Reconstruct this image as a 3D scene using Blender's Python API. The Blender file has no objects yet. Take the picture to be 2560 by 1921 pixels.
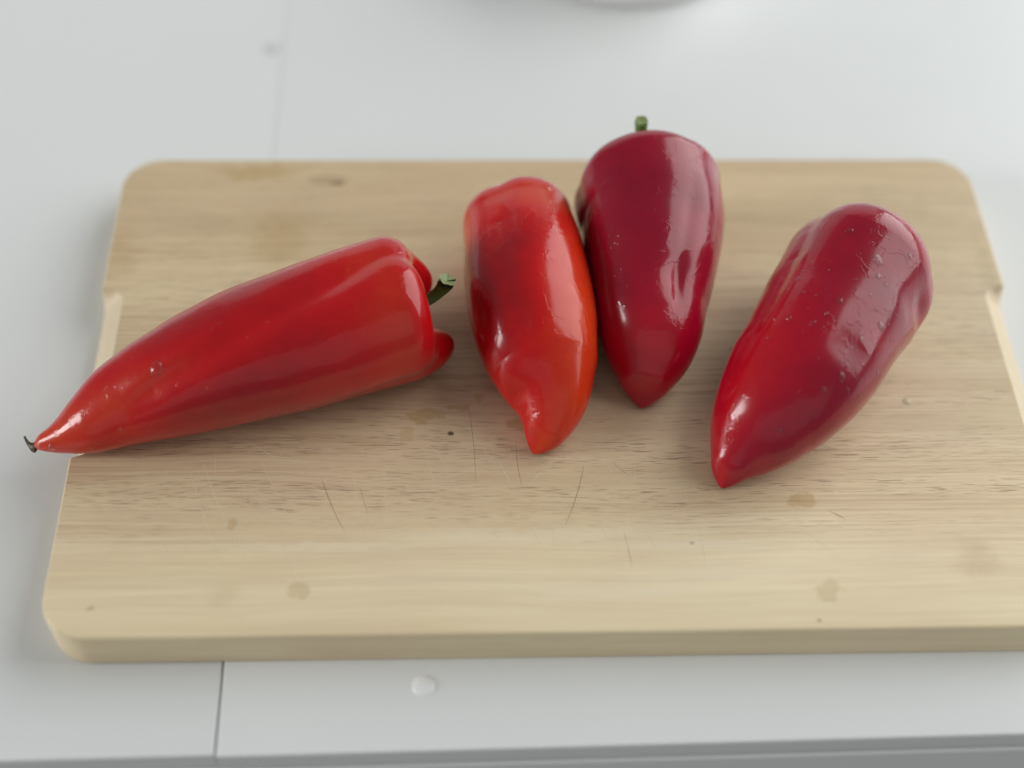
import bpy, bmesh, math, random
import numpy as np
from mathutils import Vector, Matrix

# ------------------------------------------------------------------ camera, world, lights
scene = bpy.context.scene
cam_data = bpy.data.cameras.new("camera")
cam = bpy.data.objects.new("camera", cam_data)
scene.collection.objects.link(cam)
scene.camera = cam
cam.location = (-0.046095, -0.394133, 0.524506)
cam.rotation_euler = (0.653113, -0.024991, -0.027379)
cam_data.sensor_width = 36.0
cam_data.lens = 50.62
cam_data.clip_start = 0.01
cam_data.clip_end = 50
cam_data.dof.use_dof = True
cam_data.dof.focus_distance = 0.608
cam_data.dof.aperture_fstop = 1.95
cam_data.dof.aperture_blades = 7

world = bpy.data.worlds.new("World")
scene.world = world
world.use_nodes = True
wb = world.node_tree.nodes["Background"]
wb.inputs[0].default_value = (0.96, 1.0, 0.985, 1)
wb.inputs[1].default_value = 0.22

def area(name, loc, target, sx, sy, power, color):
    ld = bpy.data.lights.new(name, 'AREA')
    ld.shape = 'RECTANGLE'; ld.size = sx; ld.size_y = sy
    ld.energy = power; ld.color = color
    o = bpy.data.objects.new(name, ld)
    scene.collection.objects.link(o)
    o.location = loc
    d = Vector(target) - Vector(loc)
    o.rotation_euler = d.to_track_quat('-Z', 'Y').to_euler()
    return o
# radiance of an area lamp = power / (pi * area)
def rad(r, sx, sy): return r * math.pi * sx * sy
area("window_right", (1.30, 0.92, 1.42), (0.0, 0.92, 1.42), 2.5, 2.4, rad(3.5, 2.5, 2.4), (0.975, 1.0, 0.985))
area("back_glow", (-0.3, 3.2, 0.95), (-0.3, 0.0, 0.5), 3.6, 1.9, rad(.45, 3.6, 1.9), (1.0, 0.99, 0.97))  # added lamp, soft glow from behind for sheen on pepper ridges and table
area("front_fill", (0.0, -2.6, 1.1), (0, 0, 0.1), 4.0, 2.0, rad(0.30, 4.0, 2.0), (1.0, 1.0, 0.97))  # added weak fill lamp, brightens front faces of board and table
area("window_left", (-2.4, -0.42, 0.70), (0, 0, 0.05), 0.7, 1.1, rad(16.0, 0.7, 1.1), (0.98, 1.0, 0.99))

scene.view_settings.view_transform = 'Standard'
scene.view_settings.look = 'None'
scene.view_settings.exposure = -0.09
scene.view_settings.gamma = 1.0
scene.render.engine = 'CYCLES'
scene.cycles.max_bounces = 8

T = 0.0217          # board thickness
rng = random.Random(7)

# ------------------------------------------------------------------ helpers
def link(o, parent=None):
    scene.collection.objects.link(o)
    if parent is not None: o.parent = parent
    return o
def tag(o, label=None, cat=None, group=None, kind=None):
    if label: o['label'] = label
    if cat: o['category'] = cat
    if group: o['group'] = group
    if kind: o['kind'] = kind
    return o
def mesh_obj(name, verts, faces, mat, parent=None, smooth=True):
    me = bpy.data.meshes.new(name)
    me.from_pydata([tuple(v) for v in verts], [], faces)
    me.update()
    me.materials.append(mat)
    if smooth: me.polygons.foreach_set('use_smooth', [True] * len(me.polygons))
    return link(bpy.data.objects.new(name, me), parent)

class NT:
    """small shader-node writer"""
    def __init__(s, name):
        s.m = bpy.data.materials.new(name); s.m.use_nodes = True
        s.t = s.m.node_tree; s.b = s.t.nodes['Principled BSDF']
    def n(s, typ, **kw):
        nd = s.t.nodes.new(typ)
        for k, v in kw.items():
            if k.startswith('i_'):
                key = k[2:]
                key = int(key) if key.isdigit() else key.replace('_', ' ')
                s.set(nd.inputs[key], v)
            else: setattr(nd, k, v)
        return nd
    def set(s, sock, v):
        if isinstance(v, bpy.types.NodeSocket): s.t.links.new(v, sock)
        elif isinstance(v, bpy.types.Node): s.t.links.new(v.outputs[0], sock)
        else: sock.default_value = v
    def math(s, op, a, b=None, c=None, clamp=False):
        nd = s.t.nodes.new('ShaderNodeMath'); nd.operation = op; nd.use_clamp = clamp
        s.set(nd.inputs[0], a)
        if b is not None: s.set(nd.inputs[1], b)
        if c is not None: s.set(nd.inputs[2], c)
        return nd.outputs[0]
    def vmath(s, op, a, b=None):
        nd = s.t.nodes.new('ShaderNodeVectorMath'); nd.operation = op
        s.set(nd.inputs[0], a)
        if b is not None: s.set(nd.inputs[1], b)
        return nd.outputs[1] if op in ('LENGTH', 'DISTANCE', 'DOT_PRODUCT') else nd.outputs[0]
    def noise(s, vec, scale, detail=3, rough=.5, dist=0, w=None):
        nd = s.n('ShaderNodeTexNoise')
        if w is not None: nd.noise_dimensions = '4D'; nd.inputs['W'].default_value = w
        s.set(nd.inputs['Vector'], vec); nd.inputs['Scale'].default_value = scale
        nd.inputs['Detail'].default_value = detail; nd.inputs['Roughness'].default_value = rough
        nd.inputs['Distortion'].default_value = dist
        return nd.outputs[0]
    def remap(s, v, a, b, c=0, d=1, smooth=False):
        nd = s.n('ShaderNodeMapRange')
        if smooth: nd.interpolation_type = 'SMOOTHSTEP'
        s.set(nd.inputs[0], v)
        for i, q in enumerate((a, b, c, d)): nd.inputs[i + 1].default_value = q
        return nd.outputs[0]
    def mix(s, f, a, b, mode='MIX'):
        nd = s.t.nodes.new('ShaderNodeMix'); nd.data_type = 'RGBA'; nd.blend_type = mode
        s.set(nd.inputs[0], f); s.set(nd.inputs[6], a); s.set(nd.inputs[7], b)
        return nd.outputs[2]
    def ramp(s, v, stops):
        nd = s.n('ShaderNodeValToRGB'); s.set(nd.inputs[0], v)
        el = nd.color_ramp.elements
        while len(el) < len(stops): el.new(0.5)
        for e, (p, c) in zip(el, stops): e.position = p; e.color = (*c, 1)
        return nd.outputs[0]
    def mapping(s, vec, scale=(1, 1, 1), loc=(0, 0, 0), rot=(0, 0, 0)):
        nd = s.n('ShaderNodeMapping'); s.set(nd.inputs[0], vec)
        nd.inputs['Scale'].default_value = scale; nd.inputs['Location'].default_value = loc
        nd.inputs['Rotation'].default_value = rot
        return nd.outputs[0]
    def bump(s, h, dist, strength=1.0, normal=None):
        nd = s.n('ShaderNodeBump'); s.set(nd.inputs['Height'], h)
        nd.inputs['Distance'].default_value = dist; nd.inputs['Strength'].default_value = strength
        if normal is not None: s.set(nd.inputs['Normal'], normal)
        return nd.outputs[0]
    def out(s, **kw):
        for k, v in kw.items(): s.set(s.b.inputs[k.replace('_', ' ')], v)
        return s.m

# ------------------------------------------------------------------ table
def mat_laminate():
    m = NT('white_laminate')
    co = m.n('ShaderNodeTexCoord').outputs['Object']
    n1 = m.noise(co, 6, 3)
    n2 = m.noise(co, 900, 2)
    col = m.mix(n1, (0.715, 0.725, 0.73, 1), (0.755, 0.76, 0.755, 1))
    # faint wipe marks and dust in the gloss only
    sm = m.noise(m.mapping(co, (1, 3, 1), rot=(0, 0, .5)), 22, 4, .6)
    r = m.remap(sm, .3, .75, .30, .42)
    m.out(Base_Color=col, Roughness=r, Normal=m.bump(n2, 0.00003, .35))
    m.b.inputs['IOR'].default_value = 1.5
    return m.m
LAM = mat_laminate()
def simple(name, col, rough=.5, **kw):
    m = NT(name)
    co = m.n('ShaderNodeTexCoord').outputs['Object']
    n1 = m.noise(co, 120, 3)
    c2 = tuple(x * .86 for x in col)
    m.out(Base_Color=m.mix(n1, (*c2, 1), (*col, 1)), Roughness=rough, **kw)
    return m.m

def slab(name, corners, ztop, zbot, r, mat, parent):
    """a board with plan corners (counter-clockwise) and a softly rounded top edge"""
    bm = bmesh.new()
    lo = [bm.verts.new((x, y, zbot)) for x, y in corners]
    hi = [bm.verts.new((x, y, ztop)) for x, y in corners]
    n = len(corners)
    bm.faces.new(list(reversed(lo))); top = bm.faces.new(hi)
    for i in range(n):
        j = (i + 1) % n
        bm.faces.new((lo[i], lo[j], hi[j], hi[i]))
    bmesh.ops.bevel(bm, geom=[e for e in top.edges], offset=r if 'panel' not in name or 'front' in name else r * .5, segments=4, profile=.5, affect='EDGES')
    me = bpy.data.meshes.new(name); bm.to_mesh(me); bm.free()
    me.materials.append(mat)
    me.polygons.foreach_set('use_smooth', [True] * len(me.polygons))
    me.set_sharp_from_angle(angle=math.radians(40))
    return link(bpy.data.objects.new(name, me), parent)

table = link(bpy.data.objects.new('white_table', None))
tag(table, 'white laminate table under the wooden cutting board, with a seam running across it', 'table')
def ex(x): return -0.1711 + (x + 0.1863) * 0.01335          # front edge of the top
def sx(y): return -0.1405 - (y + 0.1513) * 0.0045            # the seam
TH = 0.010
slab('left_panel', [(-1.3, ex(-1.3)), (sx(-.17) - .0004, ex(-.141)), (sx(.0) - .0004, 0), (sx(.03) - .00006, .03), (sx(1.1) - .00006, 1.1), (-1.3, 1.1)], 0, -TH, .0022, LAM, table)
slab('right_panel', [(sx(-.17) + .0004, ex(-.14) - .0008), (1.3, ex(1.3) - .0008), (1.3, 1.1), (sx(1.1) + .00006, 1.1), (sx(.03) + .00006, .03), (sx(.0) + .0004, 0)], 0.0003, -TH, .0022, LAM, table)
slab('front_panel', [(-1.3, ex(-1.3) - .0022), (1.3, ex(1.3) - .0022), (1.3, ex(1.3) + .018), (-1.3, ex(-1.3) + .018)], -TH - .0015, -.16, .0012, LAM, table)
slab('under_frame', [(-1.29, ex(-1.3) + .03), (1.29, ex(1.3) + .03), (1.29, 1.09), (-1.29, 1.09)], -TH - .0006, -.15, .001, simple('frame_board', (.55, .55, .55)), table)

def lathe(name, prof, mat, parent=None, n=64, loc=(0, 0, 0)):
    vs = []; fs = []
    for r, z in prof:
        for k in range(n):
            a = 2 * math.pi * k / n
            vs.append((r * math.cos(a), r * math.sin(a), z))
    for i in range(len(prof) - 1):
        for k in range(n):
            l = (k + 1) % n
            fs.append((i * n + k, i * n + l, (i + 1) * n + l, (i + 1) * n + k))
    o = mesh_obj(name, vs, fs, mat, parent)
    o.location = loc
    return o
capm = simple('white_plastic', (.88, .88, .89), .4)
capg = simple('grey_plastic', (.66, .66, .67), .4)
# small white plastic cap in front of the board and a flat grey plug beside the seam
lathe('cover_cap', [(.0047, 0.0003), (.0044, .0006), (.0034, .0011), (.0020, .0014), (.00001, .0015)], capm, table, 32, (-.0610, -.1430, 0))
lathe('hole_plug', [(.0046, 0.0000), (.0045, .0005), (.0040, .0008), (.00001, .0008)], capg, table, 32, (-.1482, .2420, 0))

# ------------------------------------------------------------------ bowl at the top edge of the picture
porc = NT('white_porcelain')
pc = porc.n('ShaderNodeTexCoord').outputs['Object']
porc.out(Base_Color=porc.mix(porc.noise(pc, 8, 2), (.80, .80, .79, 1), (.90, .90, .90, 1)), Roughness=.2)
bowl = lathe('white_bowl', [(.00001, .004), (.050, .003), (.054, 0), (.058, 0), (.064, .0015), (.0685, .006), (.0705, .014), (.072, .030), (.0735, .048),
             (.0742, .0505), (.0730, .0515), (.0712, .050), (.066, .031), (.060, .018), (.050, .011), (.030, .008), (.00001, .007)], porc.m, None, 96, (.0560, .3435, 0))
tag(bowl, 'round white porcelain bowl standing on the table behind the cutting board', 'bowl')

# ------------------------------------------------------------------ cutting board
BL, BD = 0.42, 0.26364
def board_mesh():
    hx, hy, r = BL / 2, BD / 2, 0.019
    pts = []
    def arc(cx, cy, a0):
        for k in range(17):
            a = math.radians(a0 + 90 * k / 16)
            pts.append((cx + r * math.cos(a), cy + r * math.sin(a), math.cos(a), math.sin(a)))
    def seg(x0, y0, x1, y1, n, nx, ny):
        for k in range(1, n):
            pts.append((x0 + (x1 - x0) * k / n, y0 + (y1 - y0) * k / n, nx, ny))
    arc(hx - r, hy - r, 0); seg(hx - r, hy, -hx + r, hy, 40, 0, 1)
    arc(-hx + r, hy - r, 90); seg(-hx, hy - r, -hx, -hy + r, 220, -1, 0)
    arc(-hx + r, -hy + r, 180); seg(-hx + r, -hy, hx - r, -hy, 40, 0, -1)
    arc(hx - r, -hy + r, 270); seg(hx, -hy + r, hx, hy - r, 220, 1, 0)
    n = len(pts); V = []; rows = 9
    rr = random.Random(3)
    prof = []
    for (x, y, nx, ny) in pts:
        g = 0.0
        if abs(nx) > .99:
            d = (0.0465 - abs(y)) / 0.0075
            g = max(0.0, min(1.0, d)); g = math.sqrt(max(0, 1 - (1 - g) ** 2))
        c = 0.0004 + 0.0098 * g
        cz = 0.0004 + 0.0100 * g
        prof.append((x, y, nx, ny, c, cz, g))
    ring = lambda f: [f(p) for p in prof]
    e = .0010
    def P(p, ins, z): return (p[0] - p[2] * ins, p[1] - p[3] * ins, z)
    R = [ring(lambda p: P(p, p[4] + e * 1.2, T)),
         ring(lambda p: P(p, p[4] + e * .45, T - e * .12)),
         ring(lambda p: P(p, p[4], T - e * .55)),
         ring(lambda p: P(p, p[4] * .5, T - e * .55 - p[5] * .5)),
         ring(lambda p: P(p, .0002, T - e * .75 - p[5])),
         ring(lambda p: P(p, 0, T - e * 1.4 - p[5])),
         ring(lambda p: P(p, 0, .0015)),
         ring(lambda p: P(p, .0005, .0004)),
         ring(lambda p: P(p, .0016, .0001))]
    V = [v for r_ in R for v in r_]
    F = []; mi = []
    for i in range(len(R) - 1):
        for k in range(n):
            l = (k + 1) % n
            F.append((i * n + k, (i + 1) * n + k, (i + 1) * n + l, i * n + l))
            nxk = abs(prof[k][2])
            mi.append(1 if ((i in (2, 3) and prof[k][6] > .05) or (i >= 1 and nxk > .5)) else 0)
    F.append(tuple(range(n))); mi.append(0)
    F.append(tuple(reversed(range((len(R) - 1) * n, len(R) * n)))); mi.append(0)
    return V, F, mi

STAINS = [(-0.0686, -0.0362, 0.0032, 0.0042, 0.5),(-0.0601, -0.0268, 0.0086, 0.0036, 0.9),(-0.0477, -0.0222, 0.0059, 0.0017, 0.8),(-0.0372, -0.0162, 0.0031, 0.002, 0.8),(0.0963, -0.0715, 0.0064, 0.0039, 0.8),(-0.1096, -0.1105, 0.005, 0.0043, 0.5),(0.1003, -0.1142, 0.0064, 0.0054, 0.45),(0.163, -0.1012, 0.0115, 0.0129, 0.45),(-0.1394, -0.0809, 0.0026, 0.0027, 0.6),(-0.1904, -0.1195, 0.002, 0.0016, 0.9),(-0.1306, 0.0771, 0.019, 0.0228, 0.7),(-0.1436, 0.1228, 0.0275, 0.0078, 0.85),(-0.0219, -0.0318, 0.0059, 0.003, 0.9),(-0.1391, -0.1136, 0.011, 0.0053, 0.25),(-0.2043, 0.0672, 0.0111, 0.0223, 0.5),(0.0144, -0.0317, 0.0208, 0.0084, 0.2)]
SCR = [(-0.1038, -0.0584, -0.093, -0.085, 1),(0.0061, -0.0533, -0.0032, -0.0829, 0.8),(0.1063, -0.077, 0.1131, -0.0815, 1),(-0.1695, -0.0507, -0.1564, -0.0841, -0.6),(-0.1555, -0.0457, -0.1364, -0.0918, -0.8),(-0.1602, -0.0487, -0.1403, -0.101, -0.6),(-0.145, -0.0766, -0.1275, -0.1021, -0.7),(-0.1321, -0.0449, -0.1165, -0.0769, -0.6),(-0.0781, -0.0496, -0.0748, -0.0832, -0.6),(-0.0613, -0.0436, -0.0561, -0.0659, -0.6),(-0.119, -0.0883, -0.1077, -0.1159, -0.4),(-0.0325, -0.0459, -0.0229, -0.0663, -0.9),(-0.046, -0.029, -0.0277, -0.0582, -0.7),(-0.041, -0.0479, -0.0159, -0.0563, -0.6),(-0.0545, -0.0599, -0.0326, -0.05, -0.5),(-0.0212, -0.0663, -0.0001, -0.0442, -0.5),(-0.0914, -0.0535, -0.0816, -0.0981, -0.4),(-0.0096, -0.0684, -0.0084, -0.0953, -0.5),(0.0136, -0.0443, 0.0214, -0.0766, -0.4),(0.0207, -0.0862, 0.0227, -0.1031, 0.3),(-0.1376, -0.059, -0.116, -0.0846, -0.4),(-0.0136, -0.0399, 0.0032, -0.0463, -0.5),(-0.0757, -0.0092, -0.0695, -0.0578, -0.4),(-0.0424, -0.0205, -0.0395, -0.0621, 0.5),(-0.0221, -0.0398, -0.0202, -0.0643, 0.4),(-0.1827, -0.0546, -0.1533, -0.0668, -0.3),(0.0462, -0.061, 0.0519, -0.0866, -0.3),(-0.0511, -0.064, -0.0264, -0.0741, -0.4)]

def mat_wood(name):
    m = NT(name)
    co = m.n('ShaderNodeTexCoord').outputs['Object']
    sep = m.n('ShaderNodeSeparateXYZ'); m.set(sep.inputs[0], co)
    X, Y, Z = sep.outputs
    # slow bending of the grain
    bend = m.math('MULTIPLY', m.math('SUBTRACT', m.noise(m.mapping(co, (1, 1.6, 1)), 5, 1), .5), .016)
    yb = m.math('ADD', Y, bend)
    cv = m.n('ShaderNodeCombineXYZ'); m.set(cv.inputs[0], X); m.set(cv.inputs[1], yb); m.set(cv.inputs[2], Z)
    g = cv.outputs[0]
    broad = m.noise(m.mapping(g, (1.6, 30, 30)), 1, 5, .62)          # wide soft bands
    fine = m.noise(m.mapping(g, (9, 190, 190), (3, 1, 2)), 1, 4, .6)   # narrow streaks
    mott = m.noise(m.mapping(co, (14, 30, 30), (1, 7, 3)), 1, 3, .55)
    col = m.ramp(m.remap(broad, .32, .68), [(0, (.58, .450, .285)), (.45, (.68, .545, .355)), (1, (.76, .63, .43))])
    gz = m.remap(m.noise(m.mapping(g, (5, 34, 34), (12, 3, 2)), 1, 3, .6), .38, .62, .12, 1)
    gz = m.math('MULTIPLY', gz, m.ramp(m.remap(Y, -.132, .132), [(0, (.25,) * 3), (.14, (.3,) * 3), (.22, (.9,) * 3), (.5, (1,) * 3), (1, (.6,) * 3)]))
    hair = m.noise(m.mapping(g, (16, 820, 820), (3, 1, 2)), 1, 3, .6)
    midf = m.noise(m.mapping(g, (10, 330, 330), (6, 1, 2)), 1, 3, .6)
    col = m.mix(m.remap(fine, .40, .70, 0, .30), col, (.53, .40, .265, 1))
    col = m.mix(m.math('MULTIPLY', gz, m.remap(midf, .42, .68, 0, .55)), col, (.50, .36, .235, 1))
    col = m.mix(m.math('MULTIPLY', gz, m.remap(hair, .42, .66, 0, .70)), col, (.45, .31, .20, 1))
    col = m.mix(m.remap(hair, .50, .30, 0, .16), col, (.84, .74, .56, 1))
    # glued staves differ in tone along y
    st = m.ramp(m.remap(m.math('ADD', Y, m.math('MULTIPLY', m.math('SUBTRACT', mott, .5), .012)), -.132, .132),
                [(0, (1.10, 1.13, 1.13)), (.15, (1.13, 1.16, 1.16)), (.205, (1.03, 1.02, 1.0)), (.36, (.96, .93, .90)), (.5, (.92, .90, .88)), (.74, (.95, .94, .90)), (1, (.90, .86, .82))])
    col = m.mix(1.0, col, st, 'MULTIPLY')
    col = m.mix(m.remap(mott, .45, .8, 0, .35), col, (.70, .56, .33, 1))
    pink = m.noise(m.mapping(co, (9, 18, 18), (5, 5, 5)), 1, 2)
    col = m.mix(m.remap(pink, .5, .75, 0, .28), col, (.66, .45, .33, 1))
    # open pores: short dark dashes lying along the grain
    p1 = m.noise(m.mapping(g, (80, 1900, 1900)), 1, 1, .5)
    p2 = m.noise(m.mapping(g, (110, 2600, 2600), (9, 4, 1)), 1, 1, .5)
    pm = m.noise(m.mapping(g, (4, 85, 85), (2, 8, 1)), 1, 3, .6)
    zone = m.ramp(m.remap(Y, -.132, .132), [(0, (.02,) * 3), (.14, (.12,) * 3), (.22, (.85,) * 3), (.33, (1,) * 3), (.5, (.8,) * 3), (.8, (.55,) * 3), (1, (.4,) * 3)])
    pz = m.math('MULTIPLY', m.remap(pm, .33, .55), zone)
    pores = m.math('MAXIMUM', m.remap(p1, .63, .71), m.math('MULTIPLY', m.remap(p2, .62, .72), .75))
    pores = m.math('MULTIPLY', pores, pz)
    col = m.mix(m.math('MULTIPLY', pores, .85), col, (.25, .155, .095, 1))
    # stains of their own outline
    wv = m.n('ShaderNodeTexNoise'); m.set(wv.inputs['Vector'], co); wv.inputs['Scale'].default_value = 130; wv.inputs['Detail'].default_value = 3
    warp = m.vmath('MULTIPLY', m.vmath('SUBTRACT', wv.outputs['Color'], (.5, .5, .5)), (.014, .011, 0))
    cw = m.vmath('ADD', co, warp)
    tot = None
    for (x, y, rx, ry, s) in STAINS:
        d = m.vmath('LENGTH', m.vmath('MULTIPLY', m.vmath('SUBTRACT', cw, (x, y, T)), (1 / rx, 1 / ry, 1)))
        soft = .75 if rx < .01 else .2
        k = m.remap(d, soft, 1.12, s, 0, True)
        tot = k if tot is None else m.math('MAXIMUM', tot, k)
    col = m.mix(m.math('MULTIPLY', tot, .55), col, (.40, .25, .09, 1))
    pale = None
    for (x, y, rx, ry, sft) in [(-.02, -.0880, .085, .0050, .2), (.045, -.0925, .050, .0042, .2), (.062, -.1060, .034, .0036, .2), (-.10, -.0915, .08, .0028, .1), (.02, -.114, .05, .0035, .1)]:
        d = m.vmath('LENGTH', m.vmath('MULTIPLY', m.vmath('SUBTRACT', m.vmath('ADD', co, m.vmath('MULTIPLY', warp, (1.5, .45, 0))), (x, y, T)), (1 / rx, 1 / ry, 1)))
        k = m.remap(d, sft, 1.1, 1, 0, True)
        pale = k if pale is None else m.math('MAXIMUM', pale, k)
    col = m.mix(m.math('MULTIPLY', pale, .45), col, (.82, .71, .53, 1))
    # small knots
    for (x, y, rx, ry, c, s) in [(-.0498, -.0362, .0016, .0014, (.10, .055, .035, 1), .9), (-.1053, .1147, .0045, .0018, (.22, .13, .08, 1), .8),
                                 (-.1100, .1170, .012, .004, (.36, .24, .15, 1), .5), (.0946, -.1278, .0013, .0010, (.2, .12, .08, 1), .45), (.0480, -.0918, .0012, .0009, (.3, .2, .12, 1), .5)]:
        d = m.vmath('LENGTH', m.vmath('MULTIPLY', m.vmath('SUBTRACT', m.vmath('ADD', co, m.vmath('MULTIPLY', warp, (.08, .08, 0))), (x, y, T)), (1 / rx, 1 / ry, 1)))
        col = m.mix(m.remap(d, .55, 1.1, s, 0, True), col, c)
    hgt = m.math('MULTIPLY', fine, .35)
    hgt = m.math('SUBTRACT', hgt, m.math('MULTIPLY', pores, .6))
    # end grain where the cut crosses the fibres (short sides, grips, corners)
    nrm = m.n('ShaderNodeNewGeometry').outputs['Normal']
    ef = m.remap(m.math('ABSOLUTE', m.vmath('DOT_PRODUCT', nrm, (1, 0, 0))), .30, .62, 0, 1, True)
    dots = m.noise(co, 1400, 2)
    eg = m.mix(m.noise(m.mapping(co, (60, 60, 200)), 1, 3), (.68, .55, .38, 1), (.78, .66, .48, 1))
    eg = m.mix(m.remap(dots, .62, .7, 0, .25), eg, (.5, .36, .22, 1))
    col = m.mix(m.math('MULTIPLY', ef, .85), col, eg)
    m.out(Base_Color=col, Roughness=m.remap(fine, .3, .7, .42, .56), Normal=m.bump(hgt, .00014, .8))
    m.b.inputs['Specular IOR Level'].default_value = .35
    return m.m
WOOD = mat_wood('rubberwood')
V, F, mi = board_mesh()
board = mesh_obj('cutting_board', V, F, WOOD, None, True)
board.data.polygons[len(F) - 2].use_smooth = False
board.data.polygons[len(F) - 1].use_smooth = False
board.data.set_sharp_from_angle(angle=math.radians(30))
tag(board, 'pale wooden cutting board with rounded corners lying on the white table', 'cutting board')

# knife cuts: hair-thin tapering slivers just proud of the wood, some darkened, most pale
def cut_mat(name, col, a):
    m = NT(name)
    co = m.n('ShaderNodeTexCoord').outputs['Object']
    tr = m.n('ShaderNodeBsdfTransparent'); mx = m.n('ShaderNodeMixShader')
    m.set(m.b.inputs['Base Color'], (*col, 1)); m.b.inputs['Roughness'].default_value = .6
    m.set(mx.inputs[0], m.remap(m.noise(co, 500, 3), .35, .65, a * .75, a))
    m.t.links.new(tr.outputs[0], mx.inputs[1]); m.t.links.new(m.b.outputs[0], mx.inputs[2])
    m.t.links.new(mx.outputs[0], m.t.nodes['Material Output'].inputs['Surface'])
    return m.m
def cut_mesh(name, cuts, mat, z):
    vs = []; fs = []
    for (x0, y0, x1, y1, s) in cuts:
        L = math.hypot(x1 - x0, y1 - y0); ux, uy = (x1 - x0) / L, (y1 - y0) / L
        w = .00006 + .00013 * abs(s); bow = rng.uniform(-.03, .03) * L; b = len(vs); K = 9
        for k in range(K):
            t = k / (K - 1); hw = w * math.sin(math.pi * (.03 + .94 * t)) ** .6 * rng.uniform(.75, 1.1); c = bow * 4 * t * (1 - t)
            for sg in (-1, 1):
                q = c + sg * hw
                vs.append((x0 + ux * L * t - uy * q, y0 + uy * L * t + ux * q, z))
        for k in range(K - 1): fs.append((b + 2 * k, b + 2 * k + 2, b + 2 * k + 3, b + 2 * k + 1))
    o = mesh_obj(name, vs, fs, mat, board, False)
    return tag(o, kind='stuff')
light_cuts = [c for c in SCR if c[4] < 0]; dark_cuts = [c for c in SCR if c[4] > 0]
for _ in range(95):
    x = rng.uniform(-.18, .11); y = rng.uniform(-.085, -.035); a = rng.gauss(-1.2, .3) if rng.random() < .75 else rng.uniform(-.7, .2); l = rng.uniform(.004, .024)
    light_cuts.append((x, y, x + l * math.cos(a), y + l * math.sin(a), -rng.uniform(.1, .5)))
for _ in range(2):
    x = rng.uniform(-.12, .05); y = rng.uniform(-.08, -.035); a = rng.gauss(-1.4, .3); l = rng.uniform(.005, .014)
    dark_cuts.append((x, y, x + l * math.cos(a), y + l * math.sin(a), rng.uniform(.1, .3)))
cut_mesh('pale_knife_marks', light_cuts, cut_mat('pale_cut', (.90, .79, .61), .72), T + .00004)
cut_mesh('dark_knife_marks', dark_cuts, cut_mat('dark_cut', (.38, .26, .16), .6), T + .00006)

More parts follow.
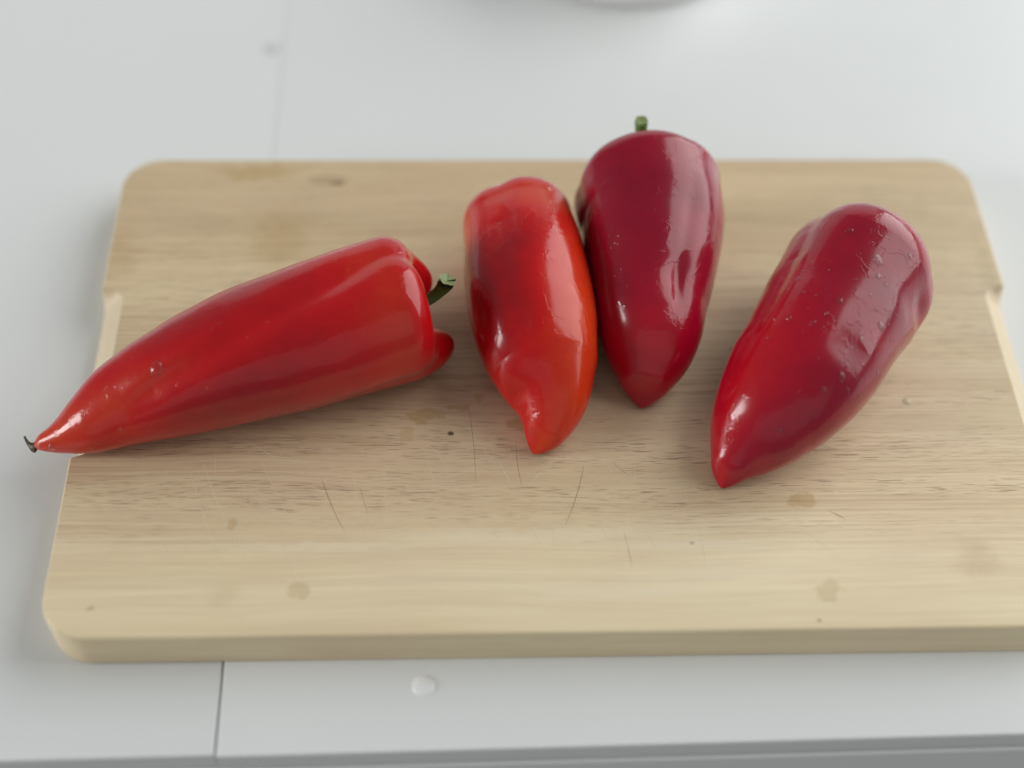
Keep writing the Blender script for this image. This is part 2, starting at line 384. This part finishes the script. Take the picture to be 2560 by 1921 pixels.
# ------------------------------------------------------------------ peppers
def smooth_interp(x, xp, fp):
    """monotone-ish cubic (Catmull-Rom with finite-difference tangents) through the stations"""
    xp=np.asarray(xp,float);fp=np.asarray(fp,float)
    d=np.diff(fp)/np.diff(xp)
    m=np.empty_like(fp);m[1:-1]=(d[1:]+d[:-1])/2;m[0]=d[0];m[-1]=d[-1]
    i=np.clip(np.searchsorted(xp,x)-1,0,len(xp)-2)
    h=xp[i+1]-xp[i];t=(x-xp[i])/h
    return ((2*t**3-3*t**2+1)*fp[i]+(t**3-2*t**2+t)*h*m[i]+(-2*t**3+3*t**2)*fp[i+1]+(t**3-t**2)*h*m[i+1])
def angdiff(a,b):
    return (a-b+np.pi)%(2*np.pi)-np.pi
def pepper_surface(P, nu=60, nt=48, ncap=14):
    """P: A,B (tip and shoulder points, xy), S stations, off lateral offsets, w half widths, hr height ratio,
    creases: list (s0,th0,s1,th1,width_rad,depth,endfade), lobes: list of groove angles at the shoulder"""
    A=np.array(P['A'],float);Bp=np.array(P['B'],float)
    d=Bp-A;Ln=np.hypot(*d);t=d/Ln;n=np.array([t[1],-t[0]])
    u=np.linspace(0,1,nu)
    s=1-(1-u)**1.0
    s=u**1.35                       # denser at the tip
    off=smooth_interp(s,P['S'],P['off']);w=smooth_interp(s,P['S'],P['w'])
    tipr=P.get('tipr',.004)
    w=np.maximum(w,1e-5)
    w=w*np.sqrt(np.clip(s*Ln/tipr,0,1)*(2-np.clip(s*Ln/tipr,0,1))+1e-9)
    c2=A+np.outer(s*Ln,t)+np.outer(off,n)
    tan=np.gradient(c2,axis=0);tan/=np.hypot(tan[:,0],tan[:,1])[:,None]
    # limit frame swing at the tip
    N=np.stack([tan[:,1],-tan[:,0]],1)
    th=np.linspace(0,2*np.pi,nt,endpoint=False)
    hr=smooth_interp(s,[0,.3,.7,1],P.get('hr',[1,.96,.93,.93]))
    lift=smooth_interp(s,[0,.15,.4,1],P.get('lift',[0.001,0,0,0]))
    def lobe(thv):
        g=np.zeros_like(thv)
        for a,dep,wd in P['lobes']:
            g=np.maximum(g,dep*np.exp(-np.abs(angdiff(thv,np.radians(a))/wd)**1.6))
        return g
    Sg,Tg=np.meshgrid(s,th,indexing='ij')
    def modul(Sg,Tg):
        m=1-lobe(Tg)*(.12+.88*np.clip((Sg-.35)/.65,0,1)**P.get('lobepow',1.6))*P.get('lobeamp',.8)
        for (s0,t0,s1,t1,wd,dep,pw) in P.get('creases',[]):
            q=np.clip((Sg-s0)/(s1-s0),0,1);ang=np.radians(t0+(t1-t0)*q)
            fade=np.clip((Sg-s0)/.12+.0,0,1)*np.clip((s1-Sg)/.12,0,1) if pw==0 else np.sin(np.pi*np.clip((Sg-s0)/(s1-s0),0,1))
            m=m-dep*fade*np.exp(-(angdiff(Tg,ang)/wd)**2)
        for (sc,tc,rs,rt,dep) in P.get('dents',[]):
            m=m-dep*np.exp(-((Sg-sc)/rs)**2-(angdiff(Tg,np.radians(tc))/rt)**2)
        for k,(fs,ft,am,ph) in enumerate(P.get('waves',[])):
            m=m+am*np.sin(fs*Sg+ph)*np.cos(ft*Tg+ph*1.7)*np.clip(Sg*4,0,1)
        return m
    M=modul(Sg,Tg)
    Wg=w[:,None]*M
    zc=P['z0']+w*hr*P.get('sink',.97)+lift
    X=c2[:,0][:,None]+N[:,0][:,None]*Wg*np.cos(Tg)
    Y=c2[:,1][:,None]+N[:,1][:,None]*Wg*np.cos(Tg)
    Z=zc[:,None]+Wg*hr[:,None]*np.sin(Tg)
    rows=[np.stack([X,Y,Z],-1)];srow=[Sg];trow=[Tg]
    # shoulder cap and recess round the stem
    tn=np.array([tan[-1,0],tan[-1,1]]);Nn=N[-1];we=w[-1]
    al=np.radians(np.concatenate([np.linspace(8,150,ncap),[165]]))
    q=P.get('capq',.38)
    for k,a in enumerate(al):
        lob=lobe(th)
        ext=P.get('capl',.5)*we*(1-P.get('caplobe',1.6)*lob)
        for (tc,wd,amt) in P.get('capext',[]):
            ext=ext+amt*we*np.exp(-(angdiff(th,np.radians(tc))/wd)**2)
        rr=we*((1-q)+q*np.cos(a)); 
        mm=M[-1]*(1 if a<np.pi/2 else 1)
        ax=ext*np.sin(a)
        if k==len(al)-1: rr=we*.10;ax=ax*0-.10*we
        slant=P.get('slant',0)
        R=rr*mm
        ax=ax+slant*R*np.sin(th)
        x=c2[-1,0]+Nn[0]*R*np.cos(th)+tn[0]*ax
        y=c2[-1,1]+Nn[1]*R*np.cos(th)+tn[1]*ax
        z=zc[-1]+R*hr[-1]*np.sin(th)
        rows.append(np.stack([x,y,z],-1)[None]);srow.append(np.full((1,nt),1+.02*(k+1)));trow.append(th[None])
    V=np.concatenate(rows,0)
    return V,np.concatenate(srow,0),np.concatenate(trow,0),dict(c=c2,zc=zc,t=tn,n=Nn,w=w,we=we,hr=hr)
S9=[0,.06,.14,.26,.4,.55,.7,.85,1]
SH={
1:dict(S=S9,back=.01,reg=1.5,hr=[1,.9,.85,.88],lobes=[(100,.10,.32),(-26,.08,.28),(-140,.10,.35)],lobeamp=1,lobepow=3.2,capl=.34,capq=.36,caplobe=1.2,capext=[(-60,.6,.38),(200,.7,.36)],
   creases=[(.22,46,.98,98,.24,.10,0),(.15,5,.8,-10,.5,.03,1)],dents=[(.45,30,.12,.5,.02)],waves=[(9,2,.014,.5),(13,3,.006,2.),(5,1,.012,1.)],tipr=.004,lift=[.004,0,0,0]),
2:dict(S=S9,back=.028,reg=2.0,hr=[1,.98,.95,.95],lobes=[(115,.10,.35),(10,.08,.4),(-110,.12,.4)],lobeamp=.7,capl=.55,capq=.42,
   creases=[(.2,112,.95,118,.22,.05,0)],dents=[(.12,150,.06,.5,.10)],waves=[(8,2,.012,1.5),(15,3,.007,0.3),(4,1,.012,2.2)],tipr=.005),
3:dict(S=S9,back=.034,reg=2.0,hr=[1,.98,.95,.95],lobes=[(60,.035,.3),(170,.10,.35),(-80,.12,.4)],lobeamp=.8,capl=.85,capq=.5,
   creases=[(.18,66,.86,60,.12,.03,0)],dents=[(.40,66,.10,.24,.08),(.30,58,.06,.15,.03)],waves=[(7,2,.010,2.5),(14,3,.006,1.3),(4,1,.010,.2)],tipr=.005),
4:dict(S=S9,back=.028,reg=2.0,hr=[1,.95,.9,.9],lobes=[(143,.09,.32),(20,.06,.4),(-100,.12,.4)],lobeamp=.95,capl=.5,capq=.4,
   creases=[(.1,140,.95,146,.26,.05,0)],dents=[(.52,62,.11,.30,.035),(.34,62,.06,.25,.035),(.86,30,.06,.35,.03),(.93,10,.045,.3,.06)],waves=[(8,2,.012,.9),(16,3,.008,2.3),(5,1,.010,1.2)],tipr=.005),
}
FIT = {
1: {'A': [-0.22355, -0.04615], 'B': [-0.07119, 0.00252], 'off': [-0.00177, -0.00029, -0.00088, -0.00372, -0.00381, -0.00345, -0.00338, -0.00362, -0.00341], 'w': [0.00213, 0.00636, 0.01275, 0.01957, 0.02542, 0.02912, 0.03037, 0.03095, 0.03171], 'capl': 0.25, 'hr': [1.0, 0.9, 0.9736, 1.0473]},
2: {'A': [-0.01406, -0.04789], 'B': [-0.01939, 0.06181], 'off': [-0.0008, 0.00384, 0.00666, 0.00604, 0.00365, 0.00228, 0.00205, 0.00182, 0.00123], 'w': [0.006, 0.01049, 0.01592, 0.02226, 0.02621, 0.0279, 0.0283, 0.02767, 0.02625], 'capl': 0.5425, 'hr': [1.0, 0.98, 0.9745, 0.9691]},
3: {'A': [0.03294, -0.02438], 'B': [0.04174, 0.07459], 'off': [-0.00014, 0.00052, 0.00123, 0.00136, 0.00091, 0.00103, 0.00105, 0.00117, -0.00127], 'w': [0.00562, 0.01117, 0.01743, 0.02228, 0.02544, 0.02857, 0.03103, 0.03298, 0.03445], 'capl': 0.4193, 'hr': [1.0, 0.98, 0.9873, 0.9946]},
4: {'A': [0.06473, -0.06719], 'B': [0.1217, 0.02635], 'off': [-0.00199, -0.00224, -0.00125, 0.00133, 0.00456, 0.00652, 0.00725, 0.00767, 0.00823], 'w': [0.0046, 0.00917, 0.01689, 0.0236, 0.02855, 0.03067, 0.03174, 0.03299, 0.0341], 'capl': 0.5635, 'hr': [1.0, 0.95, 0.9866, 1.0233]},
}
def fbm(p, seed, oct=3, base=1.0):
    r = np.random.RandomState(seed); out = 0; amp = 1
    for o in range(oct):
        for _ in range(9):
            k = r.normal(size=3) * base * (1.9 ** o); out = out + amp * np.sin(p @ k + r.uniform(0, 6.28)) / 6
        amp *= .55
    return out

def mat_pepper(name, dark, mid, orange, film=1.0, seed=0.0):
    m = NT(name)
    co = m.n('ShaderNodeTexCoord').outputs['Object']
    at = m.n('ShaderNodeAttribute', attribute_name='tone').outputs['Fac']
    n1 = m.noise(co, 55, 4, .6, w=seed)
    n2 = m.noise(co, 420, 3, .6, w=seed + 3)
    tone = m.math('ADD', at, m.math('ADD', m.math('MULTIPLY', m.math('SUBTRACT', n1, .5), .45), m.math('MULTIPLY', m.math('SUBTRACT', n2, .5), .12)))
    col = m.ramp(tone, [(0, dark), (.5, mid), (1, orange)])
    sc = m.noise(m.mapping(co, (1, 1, 1), rot=(0, 0, .35)), 330, 2, .5, w=seed + 11)
    scm = m.math('MULTIPLY', m.remap(sc, .70, .76), m.remap(n1, .5, .62))
    col = m.mix(m.math('MULTIPLY', scm, .35), col, (.55, .16, .10, 1))
    # water film: thin patches with sharp rims, seen only in the gloss
    f1 = m.noise(m.mapping(co, (1, 1, 1), (seed, 0, 0)), 80, 4, .6, .5)
    f2 = m.noise(co, 260, 3, .6, w=seed + 5)
    fm = m.remap(m.math('ADD', f1, m.math('MULTIPLY', f2, .05)), .54, .585, 0, 1, True)
    micro = m.noise(co, 1500, 2, .5, w=seed + 1)
    wav = m.noise(co, 70, 1, .4, w=seed + 7)
    hb = m.math('ADD', m.math('MULTIPLY', wav, .5), m.math('MULTIPLY', micro, .02))
    nb = m.bump(hb, .0005, .5)
    nc = m.bump(m.math('MULTIPLY', fm, film), .00008, .8, nb)
    m.out(Base_Color=col, Roughness=m.remap(n2, .3, .7, .30, .42), Normal=nb)
    b = m.b.inputs
    b['Specular IOR Level'].default_value = .10
    b['Coat Weight'].default_value = 1.0
    m.set(b['Coat Roughness'], m.remap(fm, 0, 1, .17, .035))
    b['Coat IOR'].default_value = 1.42
    m.set(b['Coat Normal'], nc)
    b['Subsurface Weight'].default_value = .12
    b['Subsurface Radius'].default_value = (1, .12, .05)
    b['Subsurface Scale'].default_value = .004
    return m.m

def mat_green(name, a, b_, tip=None):
    m = NT(name)
    co = m.n('ShaderNodeTexCoord').outputs['Object']
    n = m.noise(co, 260, 3, .6)
    col = m.mix(n, (*a, 1), (*b_, 1))
    m.out(Base_Color=col, Roughness=.45, Normal=m.bump(m.noise(co, 900, 2), .0003, .4))
    return m.m
GREEN = mat_green('stem_green', (.022, .06, .008), (.07, .14, .02))
GREEN2 = mat_green('fresh_stem_green', (.06, .13, .02), (.13, .24, .05))
CUT = mat_green('cut_stem', (.26, .30, .12), (.15, .20, .06))
CALYX = mat_green('calyx_green', (.02, .055, .012), (.05, .12, .03))
DRYTIP = mat_green('dry_tip', (.10, .085, .015), (.035, .015, .012))

def water():
    m = NT('water')
    fr = m.n('ShaderNodeFresnel'); fr.inputs['IOR'].default_value = 1.45
    tr = m.n('ShaderNodeBsdfTransparent'); tr.inputs[0].default_value = (.97, .98, .98, 1)
    gl = m.n('ShaderNodeBsdfGlossy'); gl.inputs['Roughness'].default_value = .03
    mx = m.n('ShaderNodeMixShader'); m.set(mx.inputs[0], m.math('MINIMUM', fr.outputs[0], .38))
    m.t.links.new(tr.outputs[0], mx.inputs[1]); m.t.links.new(gl.outputs[0], mx.inputs[2])
    m.t.links.new(mx.outputs[0], m.t.nodes['Material Output'].inputs['Surface'])
    m.t.nodes.remove(m.b)
    return m.m
WATER = water()
bmd = bmesh.new(); bmesh.ops.create_icosphere(bmd, subdivisions=3, radius=1.0)
DROP = bpy.data.meshes.new('water_droplet')
for v in bmd.verts:
    if v.co.z < 0: v.co.z *= .3
    v.co.x *= 1 + .08 * v.co.y
bmd.to_mesh(DROP); bmd.free(); DROP.materials.append(WATER)
DROP.polygons.foreach_set('use_smooth', [True] * len(DROP.polygons))

def tube(name, pts, radii, mat, parent, n=16, capm=None, noise=.11, seed=1):
    r = random.Random(seed); vs = []; fs = []
    lob = [1 + noise * math.sin(5 * 2 * math.pi * k / n + 1) + r.uniform(-.04, .04) for k in range(n)]
    P = [Vector(p) for p in pts]
    up = Vector((0.3, 0.2, 1)).normalized()
    for i, p in enumerate(P):
        t = (P[min(i + 1, len(P) - 1)] - P[max(i - 1, 0)]).normalized()
        a = t.cross(up)
        if a.length < .1: a = t.cross(Vector((1, 0, 0)))
        a.normalize(); b = t.cross(a)
        for k in range(n):
            an = 2 * math.pi * k / n
            vs.append(p + (a * math.cos(an) + b * math.sin(an)) * radii[i] * lob[k])
    for i in range(len(P) - 1):
        for k in range(n):
            l = (k + 1) % n
            fs.append((i * n + k, i * n + l, (i + 1) * n + l, (i + 1) * n + k))
    t = (P[-1] - P[-2]).normalized()
    vs.append(P[-1] - t * radii[-1] * .25); c = len(vs) - 1
    b0 = (len(P) - 1) * n; nf = len(fs)
    for k in range(n): fs.append((b0 + k, b0 + (k + 1) % n, c))
    o = mesh_obj(name, vs, fs, mat, parent)
    if capm is not None:
        o.data.materials.append(capm)
        for q in range(nf, len(fs)): o.data.polygons[q].material_index = 1; o.data.polygons[q].use_smooth = False
    return o

def bez(p0, p1, p2, n):
    p0, p1, p2 = map(Vector, (p0, p1, p2)); o = []
    for i in range(n):
        t = i / (n - 1); o.append(p0 * (1 - t) ** 2 + p1 * 2 * t * (1 - t) + p2 * t * t)
    return o

def build_pepper(i, label, mat, tonef, stem, drops, seed):
    P = dict(SH[i]); P.update(FIT[i]); P['capl'] = max(P['capl'], .36); P['z0'] = T
    if i == 1: P['B'] = [P['B'][0] - .0015, P['B'][1] - .0004]
    nt = 220
    V, S, TH_, info = pepper_surface(P, 300, nt, 40)
    # slow natural unevenness of the flesh, along the local normal
    du = np.gradient(V, axis=0); dv = np.roll(V, -1, 1) - np.roll(V, 1, 1)
    N = np.cross(du, dv); N /= np.linalg.norm(N, axis=2, keepdims=True) + 1e-12
    cen = V.mean(axis=1, keepdims=True)
    if ((V - cen) * N)[:200].sum() < 0: N = -N
    fade = np.clip(S * 6, 0, 1) * np.clip((1.3 - S) * 3, 0, 1)
    amp = fbm(V * 1000, seed, 3, .055) * .00042 + fbm(V * 1000, seed + 9, 1, .28) * .000018
    V = V + N * (amp * fade)[..., None]
    low = V[..., 2] < T + .00015                                  # rests on the board, never below it
    onb = (np.abs(V[..., 0]) < .21)
    V[..., 2] = np.where(low & onb, T + .00015, V[..., 2])
    nr = V.shape[0]
    root = link(bpy.data.objects.new('red_pepper', None))
    c0 = Vector((float(info['c'][150][0]), float(info['c'][150][1]), T))
    root.location = c0
    vs = (V - np.array(c0)).reshape(-1, 3)
    fs = []
    tip = len(vs); tv = vs[:nt].mean(axis=0)
    endv = vs[(nr - 1) * nt:].mean(axis=0)
    vs = np.vstack([vs, tv[None], endv[None]])
    idx = np.arange(nr * nt).reshape(nr, nt)
    a = idx[:-1].ravel(); b = np.roll(idx, -1, 1)[:-1].ravel(); c = np.roll(idx, -1, 1)[1:].ravel(); d = idx[1:].ravel()
    fs = np.stack([a, b, c, d], 1).tolist()
    for k in range(nt):
        fs.append([k, tip, (k + 1) % nt]); fs.append([(nr - 1) * nt + (k + 1) % nt, tip + 1, (nr - 1) * nt + k])
    body = mesh_obj('body', vs, fs, mat, root)
    at = body.data.attributes.new('tone', 'FLOAT', 'POINT')
    tone = np.concatenate([tonef(S, np.degrees(TH_)).ravel(), [.5, .3]])
    at.data.foreach_set('value', np.clip(tone, 0, 1).astype(np.float32))
    tag(root, label, 'pepper', 'red pointed peppers on the cutting board')
    # calyx and stem in the recess
    cc = Vector((float(info['c'][-1][0]), float(info['c'][-1][1]), float(info['zc'][-1]))) - c0
    tt = Vector((float(info['t'][0]), float(info['t'][1]), 0)); nn = Vector((float(info['n'][0]), float(info['n'][1]), 0)); uu = Vector((0, 0, 1))
    we = float(info['we'])
    loc = lambda u, v, w: cc + tt * u * we + nn * v * we + uu * w * we
    vsx = []; fsx = []; K = 60
    slant = P.get('slant', 0)
    for j, (rr, ax) in enumerate([(.04, .10), (.16, .09), (.26, .12), (.36, .17), (.44, .23), (.45, .20), (.36, .12), (.1, .02)]):
        for k in range(K):
            an = 2 * math.pi * k / K
            star = 1 + (.22 * math.cos(5 * an + 1) if rr > .3 else 0) + .05 * math.sin(9 * an)
            r_ = rr * star * stem.get('calyx', 1)
            vsx.append(loc(ax * .9 + stem.get('cax', 0), r_ * math.cos(an), r_ * math.sin(an) * .92))
    for j in range(7):
        for k in range(K):
            l = (k + 1) % K; fsx.append((j * K + k, j * K + l, (j + 1) * K + l, (j + 1) * K + k))
    mesh_obj('calyx', vsx, fsx, CALYX, root)
    pts = bez(loc(*stem['a']), loc(*stem['b']), loc(*stem['c']), 14)
    r0 = stem.get('r', .0032)
    rad_ = [r0 * (1.35 if k == 0 else 1.15 if k == 1 else 1.0 if k < 10 else 1.0 + stem.get('flare', .05) * (k - 9)) for k in range(14)]
    tube('stem', pts, rad_, GREEN2 if 'green' in stem else GREEN, root, capm=CUT, seed=seed)
    if i == 1:
        t0 = Vector(tv); 
        tube('dry_tip', bez(t0 + Vector((.0012, 0, .0002)), t0 + Vector((-.0022, .0003, .0004)), t0 + Vector((-.0034, .0030, .0036)), 10),
             [.0024, .0023, .0020, .0015, .0011, .0009, .0007, .0006, .0005, .0006], DRYTIP, root, 10)
    # droplets clinging to the skin
    rr = random.Random(seed)
    for (s, th, size, el) in drops:
        iu = int(np.argmin(np.abs(S[:300, 0] - s))); it = int(round(th / 360 * nt)) % nt
        p = V[iu, it]; n_ = Vector(N[iu, it])
        o = bpy.data.objects.new('water_droplet', DROP); link(o, root)
        q = n_.to_track_quat('Z', 'Y').to_matrix().to_4x4() @ Matrix.Rotation(rr.uniform(0, 6.28) if el < 1.2 else math.pi / 2 + rr.uniform(-.3, .3), 4, 'Z')
        o.matrix_local = Matrix.Translation(Vector(p) - c0) @ q @ Matrix.Diagonal((size * el, size, size * .55, 1))
    return root

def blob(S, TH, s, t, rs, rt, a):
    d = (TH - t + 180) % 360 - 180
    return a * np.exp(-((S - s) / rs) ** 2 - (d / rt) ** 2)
def rand_drops(seed, n, s0, s1, t0, t1, a=.0004, b=.0011):
    r = random.Random(seed)
    return [(r.uniform(s0, s1), r.uniform(t0, t1), a + (b - a) * r.random() ** 2.2, r.choice([1, 1, 1.1, 1.5])) for _ in range(n)]

DARK = (.20, .003, .013); MID = (.43, .006, .010); ORG = (.66, .075, .012)
M1 = mat_pepper('pepper_skin_bright_red', (.19, .001, .009), (.47, .003, .006), (.58, .050, .012), .7, 1.3)
M2 = mat_pepper('pepper_skin_orange_red', (.20, .0015, .012), (.53, .004, .004), (.62, .055, .006), .9, 4.1)
M3 = mat_pepper('pepper_skin_crimson', (.16, .0015, .018), (.34, .0015, .020), (.52, .004, .011), 1.0, 7.7)
M4 = mat_pepper('pepper_skin_dark_red', (.16, .0015, .019), (.37, .0015, .016), (.54, .004, .009), .9, 9.2)

build_pepper(1, 'bright red pointed pepper lying sideways at the left, its dried tip overhanging the board edge', M1,
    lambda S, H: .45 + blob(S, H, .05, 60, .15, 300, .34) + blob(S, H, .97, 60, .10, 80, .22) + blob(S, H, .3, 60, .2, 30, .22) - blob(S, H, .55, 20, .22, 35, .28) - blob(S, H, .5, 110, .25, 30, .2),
    dict(a=(.0, -.02, -.02), b=(.62, .0, -.06), c=(.76, -.02, .36), r=.0025, calyx=1.1, flare=.13),
    rand_drops(3, 14, .03, .5, -20, 110, .0003, .0007) + [(.36, 72, .0024, 1.4), (.52, 85, .0006, 1), (.54, 86, .0006, 1), (.05, 20, .0014, 1.2), (.03, -60, .0011, 1), (.045, -70, .0009, 1)], 11)
build_pepper(2, 'orange red pepper with a curved blunt tip, left of the pair leaning together', M2,
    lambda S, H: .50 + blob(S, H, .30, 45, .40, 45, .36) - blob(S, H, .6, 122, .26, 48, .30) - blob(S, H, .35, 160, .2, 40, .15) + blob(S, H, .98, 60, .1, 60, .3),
    dict(a=(.05, 0, 0), b=(.4, .0, .0), c=(.8, -.1, .1)),
    rand_drops(5, 12, .04, .6, 30, 160, .0003, .0006) + [(.02, 120, .001, 1.3)], 22)
build_pepper(3, 'dark crimson pepper with its green stem upright, right of the pair and farthest back', M3,
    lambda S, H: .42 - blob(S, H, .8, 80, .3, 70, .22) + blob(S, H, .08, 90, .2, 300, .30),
    dict(a=(.05, 0, .1), b=(.50, -.04, .3), c=(.50, -.08, .84), r=.0024, green='GREEN2'),
    rand_drops(8, 14, .08, .6, 20, 150, .0003, .0006), 33)
D4 = rand_drops(12, 60, .15, 1.0, 15, 125, .00045, .0014) + rand_drops(14, 14, .1, .7, 125, 165, .0003, .0007) + [(.86, 75, .0021, 1.5), (.66, 45, .0017, 1.3), (.42, 48, .0015, 1.4), (.05, 110, .0007, 1), (.10, 130, .0007, 1), (.4, 176, .0013, 1.2)]
build_pepper(4, 'dark red pepper covered in water drops, lying alone at the right of the board', M4,
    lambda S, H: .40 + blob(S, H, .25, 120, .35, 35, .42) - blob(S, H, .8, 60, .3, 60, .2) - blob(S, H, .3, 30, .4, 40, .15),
    dict(a=(.05, 0, 0), b=(.4, .0, .0), c=(.75, .1, .1)),
    D4, 44)

# lone drop on the board, right of the peppers
dr = link(bpy.data.objects.new('water_drop', DROP))
dr.location = (.1505, -.0209, T - .0002); dr.scale = (.0021, .0019, .0011)
tag(dr, 'single small water drop on the bare wood right of the droplet covered pepper', 'water drop')
